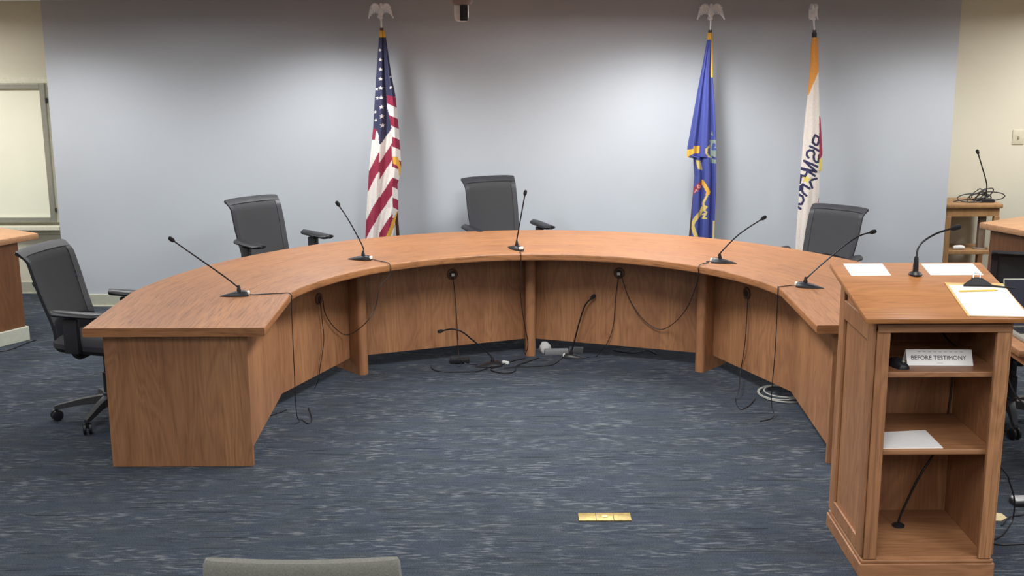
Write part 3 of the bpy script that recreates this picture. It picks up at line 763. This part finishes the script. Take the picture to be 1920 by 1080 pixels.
# ------------------------------------------------------------------ staff desks at the sides
def staff_desk(label, corner, e1, l1, e2, l2, inset, kick):
    """top corner nearest the room, its two edge directions; body below, set in"""
    t = thing('staff_desk', label, 'desk', (corner[0], corner[1], 0))
    e1 = Vector((*e1, 0)).normalized(); e2 = Vector((*e2, 0)).normalized()
    def quad(a, b, c, d): return [tuple((e1*u+e2*v).xy) for u, v in ((a, b), (c, b), (c, d), (a, d))]
    obj('desk_top', MB().prism(quad(0, 0, l1, l2), .705, .75, .008), OAK_TOPS, t)
    i1, i2 = inset
    obj('desk_body', MB().prism(quad(i1, i2, l1-.1, l2-.1), .1, .705), OAK_DARK, t, False)
    if kick: obj('base_trim', MB().prism(quad(i1-.018, i2-.018, l1-.1, l2-.1), 0, .1, .004), WHITE_TRIM_D, t, False)
OAK_TOPS = oak('oak_staff_desk_top', 0, 'b08460', 'bd9069', '8a5d3c', .4)
WHITE_TRIM_D = plain('pale_desk_base', 'c2c4b4', .5)
staff_desk('oak staff desk at the left edge with a pale base', (-3.354, 8.485), (-.55, -.83), 1.7, (-.83, .55), 1.3, (.16, .02), True)
staff_desk('oak staff desk at the right edge beyond the laptop', (3.415, 8.757), (.48, -.875), 1.5, (.85, .53), 1.3, (.06, .06), True)
cable('black cable on the carpet beside the left staff desk', [at(*v, z=.005) for v in ((-12, 660), (20, 655), (50, 643), (68, 637))], .004)

# ------------------------------------------------------------------ small stand in the right alcove
sy0, sy1 = 9.44, 9.80
sa_ = at(1773, 383, Y=sy0); sb_ = at(1882, 383, Y=sy0)
zt = sa_.z; X0, X1 = max(sa_.x, XR+.015), sb_.x
t = thing('wooden_stand', 'small oak stand with a shelf in the right alcove', 'stand', ((X0+X1)/2, (sy0+sy1)/2, 0))
hw2 = (X1-X0)/2; hd2 = (sy1-sy0)/2
obj('stand_top', MB().box(-hw2, hw2, -hd2, hd2, zt-.035, zt, .008), OAK_PALE, t)
obj('apron', MB().box(-hw2+.015, hw2-.02, -hd2+.02, hd2-.02, zt-.10, zt-.035), OAK_PALE, t, False)
for sx in (-1, 1):
    for sy in (-1, 1):
        xx = sx*(hw2-.036); yy = sy*(hd2-.04)
        obj('leg', MB().box(xx-.022, xx+.022, yy-.022, yy+.022, 0, zt-.10, .003), OAK_PALE, t, False)
zs = at(1800, 470, Y=sy0+.03).z
obj('shelf', MB().box(-hw2+.02, hw2-.02, -hd2+.025, hd2-.025, zs-.03, zs, .004), OAK_PALE, t, False)
obj('shelf', MB().box(-hw2+.02, hw2-.02, -hd2+.025, hd2-.025, .12, .15, .004), OAK_PALE, t, False)
pm = at(1839, 440, Y=sy0+.12); lx = pm.x-(X0+X1)/2
obj('middle_post', MB().box(lx-.026, lx+.026, -.085, -.035, zs, zt-.10, .003).lathe([(.06, zs), (.06, zs+.008), (.05, zs+.012)], 20, (lx, -.06, 0)), plain('taupe_post', '8d7c6c', .5), t)
p = at(1797, 466, Y=sy0+.08)
rg = [[Vector((p.x+x, p.y+.02*cos(a)*s_, zs+.0005+.017*s_+.017*s_*sin(a))) for a in [2*pi*k/12 for k in range(12)]] for x, s_ in ((-.045, .8), (-.03, 1), (.02, 1.1), (.045, .85))]
tag(obj('rolled_cloth', MB().loft(rg), WHITE_PL), 'small white roll on the shelf of the oak stand', 'cloth')
b = at(1849, 378, Y=sy0+.10)
t = thing('gooseneck_microphone', 'gooseneck microphone on top of the oak stand in the right alcove', 'microphone', (b.x, b.y, zt+.0005), radians(0))
obj('mic_base', MB().box(-.055, .055, -.04, .04, 0, .028, .008), BLACK, t)
obj('neck_socket', MB().lathe([(.012, .026), (.012, .05), (.007, .058)], 12, (-.005, 0, 0)), BLACK, t)
nk = spline([Vector((-.005, 0, .05))]+[rel(t, at(px, py, Y=b.y)) for px, py in ((1850, 345), (1842, 315), (1834, 288))], 8)
obj('gooseneck', MB().tube(nk, .005, 8), NECK, t)
d = (nk[-1]-nk[-3]).normalized(); q = d.to_track_quat('Z', 'Y').to_matrix().to_4x4()
obj('mic_head', MB().lathe([(.006, -.004), (.012, .004), (.013, .024), (.006, .034)], 12, nk[-1], q), BLACK_M, t)
P = []
c = at(1832, 372, Y=sy0+.1)
for L_ in range(5):
    cx_ = c.x-.035+.03*L_; rx_ = (.12, .085, .10, .07, .12)[L_]; rz_ = (.028, .048, .034, .055, .040)[L_]; ph = (.2, .9, -.3, .5, .1)[L_]
    for k in range(11):
        a = 2*pi*k/11+L_; P.append(Vector((cx_+rx_*cos(a), c.y+.04*sin(a*1+L_), zt+rz_+.006+rz_*sin(a+ph))))
P = [Vector((c.x-.19, c.y-.01, zt+.006)), Vector((c.x-.13, c.y-.02, zt+.02))]+P
cable('bundle of black cable looped on the oak stand beside its microphone', P, .0045, plain('grey_black_cable', '3a3a3c', .5), None, 4)
# light switch
p = at(1909, 257, Y=AY)
t = thing('light_switch', 'pale light switch plate on the cream wall at the right edge', 'switch', (p.x, AY, p.z))
obj('switch_plate', MB().box(-.047, .047, -.007, 0, -.06, .06, .003), plain('ivory_plate', 'd2cdb4', .4), t)
obj('toggle', MB().box(-.006, .006, -.018, -.006, -.014, .010, .002), plain('ivory_toggle', 'a8a488', .4), t)
# ceiling camera
p = at(865, 8, Y=8.0)
t = thing('ceiling_camera', 'small white dome camera hanging from the ceiling near the striped flag', 'camera', (p.x, 8.0, CEIL))
h = CEIL-p.z
obj('ceiling_mount', MB().lathe([(.072, -.001), (.072, -h+.012), (.066, -h), (.02, -h-.002)], 26), plain('beige_mount', '9a8c88', .4), t)
obj('camera_body', MB().lathe([(.04, -h), (.047, -h-.006), (.047, -h-.075), (.042, -h-.095), (.03, -h-.106), (.01, -h-.11)], 26), WHITE_PL, t)
obj('lens_face', MB().box(-.008, .042, -.054, -.01, -h-.104, -h-.006, .006), BLACK, t)
obj('lens', MB().lathe([(.014, 0), (.014, .01), (.009, .012)], 16, (.017, -.053, -h-.045), Matrix.Rotation(pi/2, 4, 'X')), BLACK, t)

# ------------------------------------------------------------------ flags
def interp(tab, y):
    if y <= tab[0][1]: return tab[0][0]
    for (x0, y0), (x1, y1) in zip(tab, tab[1:]):
        if y <= y1: return x0+(x1-x0)*(y-y0)/(y1-y0)
    return tab[-1][0]
def inpoly(x, y, P):
    c = False; n = len(P)
    for i in range(n):
        (x0, y0), (x1, y1) = P[i], P[i-1]
        if (y0 > y) != (y1 > y) and x < (x1-x0)*(y-y0)/(y1-y0)+x0: c = not c
    return c
def dseg(x, y, P):
    best = 1e9
    for (x0, y0), (x1, y1) in zip(P, P[1:]):
        dx, dy = x1-x0, y1-y0; L = dx*dx+dy*dy
        t = max(0, min(1, ((x-x0)*dx+(y-y0)*dy)/L)) if L else 0
        best = min(best, (x-x0-t*dx)**2+(y-y0-t*dy)**2)
    return sqrt(best)
def star(cx, cy, r, rot=0):
    return [(cx+(r if k % 2 == 0 else r*.42)*sin(k*pi/5+rot), cy-(r if k % 2 == 0 else r*.42)*cos(k*pi/5+rot)) for k in range(10)]
def cloth_mat(name, c): return plain(name, c, .75, 0, .08, 120, .15)
C_NAVY, C_WHITE, C_RED, C_GOLD = cloth_mat('navy_cloth', '30324f'), cloth_mat('white_cloth', 'dcd6d0'), cloth_mat('red_cloth', '8f2340'), cloth_mat('gold_fringe', 'd9a53a')
C_BLUE, C_EMB, C_SCROLL, C_RED2, C_PINK = cloth_mat('royal_blue_cloth', '3d478c'), cloth_mat('grey_green_emblem', '7c8a84'), cloth_mat('pale_gold_scroll', 'c9b263'), cloth_mat('crimson_patch', '84323c'), cloth_mat('rose_lettering', 'c48a90')
C_CREAM, C_ORANGE, C_INDIGO, C_YEL = cloth_mat('ivory_cloth', 'd9d0c6'), cloth_mat('orange_cloth', 'dc9440'), cloth_mat('indigo_lettering', '28264e'), cloth_mat('yellow_star', 'd8c256')

def flag(name, label, pole_top, pole_low, left, right, y0, y1, colour, mats, folds, fin_px, fin_rz, fin_s, Yc=9.10, collar=None):
    # pole
    pt = at(*pole_top, Y=9.17); plw = at(*pole_low, Y=9.17); dz = (pt-plw)/(pt.z-plw.z)
    pb = pt-dz*(pt.z-.02)
    t = thing(name, label, 'flag', (pb.x, 9.17, 0), 0, 'flags on poles by the blue wall')
    top = pt+dz*.03
    obj('flag_pole', MB().tube([rel(t, pb), rel(t, top)], .0135, 12), POLE_M, t)
    obj('pole_stand', MB().lathe([(.12, 0), (.12, .015), (.10, .03), (.035, .045), (.025, .11), (.02, .12)], 28), BRASS, t)
    if collar: obj('pole_collar', MB().tube([rel(t, pt+dz*.01), rel(t, pt-dz*.045)], .018, 12), collar, t)
    # cloth
    m = MB(); nu, nv = 44, int((y1-y0)*1.3)
    def P(u, v):
        py = y0+(y1-y0)*v; xl, xr = interp(left, py), interp(right, py)
        wv = (xr-xl)/50
        dep = 0
        for amp, fr, ph, dr in folds: dep += amp*sin(2*pi*(fr*u+ph+dr*v))
        p = at(xl+(xr-xl)*u, py, Y=Yc+dep*min(1, .15+wv)-.01+.02*(2*u-1)**2)
        return rel(t, p)
    g, fs = m.grid(P, nu, nv)
    for j in range(nv):
        py = y0+(y1-y0)*(j+.5)/nv; xl, xr = interp(left, py), interp(right, py)
        for i in range(nu): fs[j][i].material_index = colour(xl+(xr-xl)*(i+.5)/nu, py, (i+.5)/nu)
    o = obj('flag_cloth', m, mats, t)
    for p_ in o.data.polygons: p_.use_smooth = True
    sd = o.modifiers.new('thickness', 'SOLIDIFY'); sd.thickness = .003; sd.offset = 1
    # eagle finial
    c = at(*fin_px, Y=9.17); base = rel(t, c)
    fin = obj('pole_tip', MB().tube([rel(t, top), base+Vector((0, 0, -.035))], [.006, .008], 10, 2).sphere(base+Vector((0, 0, -.034)), .016, .016, .014), SILVER, t)
    R = Matrix.Translation(base) @ Matrix.Rotation(fin_rz, 4, 'Z') @ Matrix.Diagonal((fin_s, fin_s, fin_s, 1))
    m = MB().sphere((0, 0, .005), .019, .022, .034).sphere((0, -.008, .056), .012, .014, .014)
    m.tube([(0, -.02, .056), (0, -.034, .050)], [.006, .001], 8, 2).tube([(0, .0, .03), (0, -.004, .052)], [.014, .011], 10, 2)
    m.tube([(0, .006, -.01), (0, .022, -.034)], [.013, .02], 8, 2)
    for s in (-1, 1): m.tube([(s*.008, 0, -.02), (s*.009, -.002, -.034)], .005, 6)
    for v in m.b.verts: v.co = R @ v.co
    eg = obj('eagle_finial', m, SILVER, t)
    for s in (-1, 1):
        m = MB()
        for k in range(6):     # feathers fan down from the wing's leading edge
            u = k/5; x = .018+.058*u; z = .040+.020*sin(u*2.4)-.026*u*u
            ln = .045+.022*u; tx = x+.004+.018*u
            m.tube([(s*x, .006, z), (s*(x+tx)/2, .004, z-ln*.55), (s*tx, -.004, z-ln)], [.0095, .0045], 8, 4)
        m.tube([(s*.012, .004, .03), (s*.03, .004, .056), (s*.055, .004, .058), (s*.078, .002, .035)], [.011, .009], 8, 4)
        for v in m.b.verts: v.co = R @ v.co
        obj('wing', m, SILVER, eg)
    return t
# striped flag
USS = [star(*q) for q in ((713, 94, 3.6), (713.5, 112, 4), (714, 130, 4.2), (714, 148, 4.2), (714.5, 165, 4.4), (715, 183, 4.4), (715.5, 201, 4.6), (716, 218, 4.8), (717, 235, 4.8),
                          (707, 167, 3.2), (708, 184, 3.6), (704, 210, 3.4), (705, 225, 3.6), (732, 144, 3), (733, 164, 3.2))]
def us(x, y, u):
    if y < 70: return 3
    if inpoly(x, y, [(737, 293), (745, 294), (753, 318), (752, 330), (748, 330), (746, 312), (737, 306)]): return 3
    if y > 395 and dseg(x, y, [(746, 399), (738, 415), (732, 432), (725, 450)]) < 3.4: return 3
    cant = [(700, 60), (735, 60), (742, 182), (726, 178), (727, 205), (733, 232), (735, 240), (712, 272), (711, 255), (707, 243), (700, 240), (690, 244)]
    if inpoly(x, y, cant):
        return 1 if any(inpoly(x, y, s) for s in USS) else 0
    if x > 735.5 or (y < 235 and x > 724):
        b_ = 735.5 if y > 235 else 726
        s = (y-160-(x-735)*.5)/38
        return 1 if (s % 1) < .52 else 2
    if x < 711:
        s = (y-287+1.9*(x-710))/82
        if y < 262 and x < 704: return 2
        return 2 if (s % 1) < .42 else 1
    s = (y-305+1.5*(x-711))/66
    return 2 if (s % 1) < .48 else 1
flag('striped_flag', 'red white and blue starred flag with gold fringe, the leftmost flag', (716, 60), (746, 440),
     [(712, 57), (711, 75), (706, 140), (700, 240), (692, 320), (687, 400), (685, 447), (683, 520)],
     [(721, 57), (724, 78), (733, 140), (741, 180), (747, 240), (752, 310), (749, 332), (745, 345), (747, 390), (742, 410), (736, 447), (732, 520)], 57, 500, us, [C_NAVY, C_WHITE, C_RED, C_GOLD],
     [(.022, 1.9, .12, .15), (.010, 3.7, .4, .5)], (714, 24), .5, 1.0, collar=C_GOLD)
# blue flag
def bl(x, y, u):
    if y < 74: return 3
    if x > interp(BR, y)-3 and 74 < y < 145: return 3
    if inpoly(x, y, [(1287, 281), (1300, 279), (1300, 274), (1312, 274), (1312, 287), (1300, 288), (1288, 296)]): return 3
    if inpoly(x, y, [(1305, 300), (1312, 301), (1317, 319), (1309, 317)]): return 4
    if inpoly(x, y, [(1330, 262), (1343, 262), (1343, 307), (1331, 305)]):
        return 1 if (dseg(x, y, [(1339, 271), (1337, 279), (1343, 280)]) > 2.6 and dseg(x, y, [(1336, 294), (1343, 298)]) > 2.2) else 0
    if dseg(x, y, [(1331, 273), (1325, 279), (1324, 286), (1328, 293), (1331, 294)]) < 1.7: return 4
    if inpoly(x, y, [(1331, 252), (1336, 246), (1338, 255)]): return 1
    if inpoly(x, y, [(1315, 337), (1315, 352), (1299, 367), (1300, 353)]):
        if dseg(x, y, [(1303, 361), (1306, 355), (1308, 359)]) < .9 or dseg(x, y, [(1309, 352), (1308, 347), (1312, 348), (1312, 352), (1309, 352)]) < .9: return 6
        return 5
    if dseg(x, y, [(1317, 340), (1323, 350), (1328, 360), (1324, 370), (1319, 380), (1320, 390)]) < 3.4 - (1.4 if y > 365 else 0): return 3 if y < 366 else 4
    if dseg(x, y, [(1320, 386), (1325, 388), (1320, 394), (1325, 398)]) < 1.6 or dseg(x, y, [(1318, 402), (1324, 400), (1318, 409), (1324, 409)]) < 1.5: return 4
    if dseg(x, y, [(1318, 390), (1312, 400), (1303, 412), (1299, 422), (1303, 438), (1308, 450)]) < 3.4: return 4
    if x > interp(BR, y)-2.6 and y > 414: return 4
    return 2
BR = [(1335, 62), (1335.5, 80), (1336, 140), (1340, 200), (1342.5, 260), (1342.5, 340), (1339, 447), (1337, 500)]
flag('blue_flag', 'royal blue flag with gold fringe and scroll, the middle of the three flags', (1331, 64), (1295, 440),
     [(1327, 62), (1326, 76), (1318, 120), (1308, 170), (1298, 225), (1289, 276), (1288, 294), (1300, 296), (1302, 330), (1299, 380), (1296, 447), (1294, 500)], BR, 62, 490, bl,
     [C_BLUE, C_EMB, C_BLUE, C_GOLD, C_SCROLL, C_RED2, C_PINK], [(.020, 2.3, .3, .1), (.008, 4.1, .1, -.4)], (1333, 26), .12, 1.05, collar=C_GOLD)
# white flag with mirrored lettering
def q1(*p): return [(1485+x/12, 240+y/12) for x, y in p]
def q2(*p): return [(1485+x/12, 310+y/12) for x, y in p]
STR = [q1((515, 160), (470, 260), (460, 320), (505, 370), (560, 385), (590, 330), (605, 215), (515, 160)), q1((410, 410), (625, 525)),
       q1((375, 665), (330, 610), (340, 540), (400, 500), (470, 510), (500, 570), (482, 650), (495, 720), (540, 768), (590, 760), (608, 610)),
       q1((275, 735), (565, 870)), q1((285, 745), (430, 885), (540, 975)), q1((210, 905), (540, 985)), q2((350, 95), (330, 190), (300, 225)), q2((340, 120), (510, 235)),
       q2((215, 80), (300, 110)), q2((195, 210), (205, 270), (180, 390)), q2((430, 330), (545, 297)), q2((400, 370), (450, 505)), q2((215, 230), (300, 245)),
       q2((170, 560), (195, 480), (245, 425), (390, 520)), q2((235, 440), (225, 560), (255, 625), (325, 680)), q2((155, 650), (240, 700), (265, 780), (225, 868), (140, 868)), q2((130, 930), (190, 975))]
STARY = [(1485+x/12, 310+y/12) for x, y in star(322, 312, 105, .3)]
def wh(x, y, u):
    if y < 76: return 1
    if y < 178 and (x-1517)*-2.6+178 > y and y < 178: return 1
    if inpoly(x, y, [(1535.5, 215), (1538, 222), (1541.5, 290), (1537, 299), (1535.5, 299)]): return 2
    if x > 1535.3 and 296 < y < 322: return 4
    if inpoly(x, y, [(1535, 368), (1534, 395), (1529, 395)]): return 2
    if inpoly(x, y, STARY): return 4
    for p in STR:
        if dseg(x, y, p) < 2.2: return 3
    return 0
flag('white_flag', 'ivory and orange city flag with mirrored dark lettering, the rightmost flag', (1527, 64), (1519, 440),
     [(1523, 70), (1521, 90), (1519, 130), (1515, 175), (1510.5, 215), (1508, 240), (1504, 290), (1500, 340), (1496, 400), (1493, 440), (1491, 480), (1489, 520)],
     [(1533, 70), (1534, 130), (1535, 175), (1536, 215), (1538, 222), (1541.5, 285), (1541, 292), (1540, 318), (1536, 325), (1535.5, 360), (1533, 396), (1528, 440), (1522, 520)], 70, 515, wh,
     [C_CREAM, C_ORANGE, C_RED, C_INDIGO, C_YEL], [(.008, 1.1, .2, .1), (.004, 2.7, .4, .2)], (1526, 26), 1.05, 1.05, collar=BLACK)
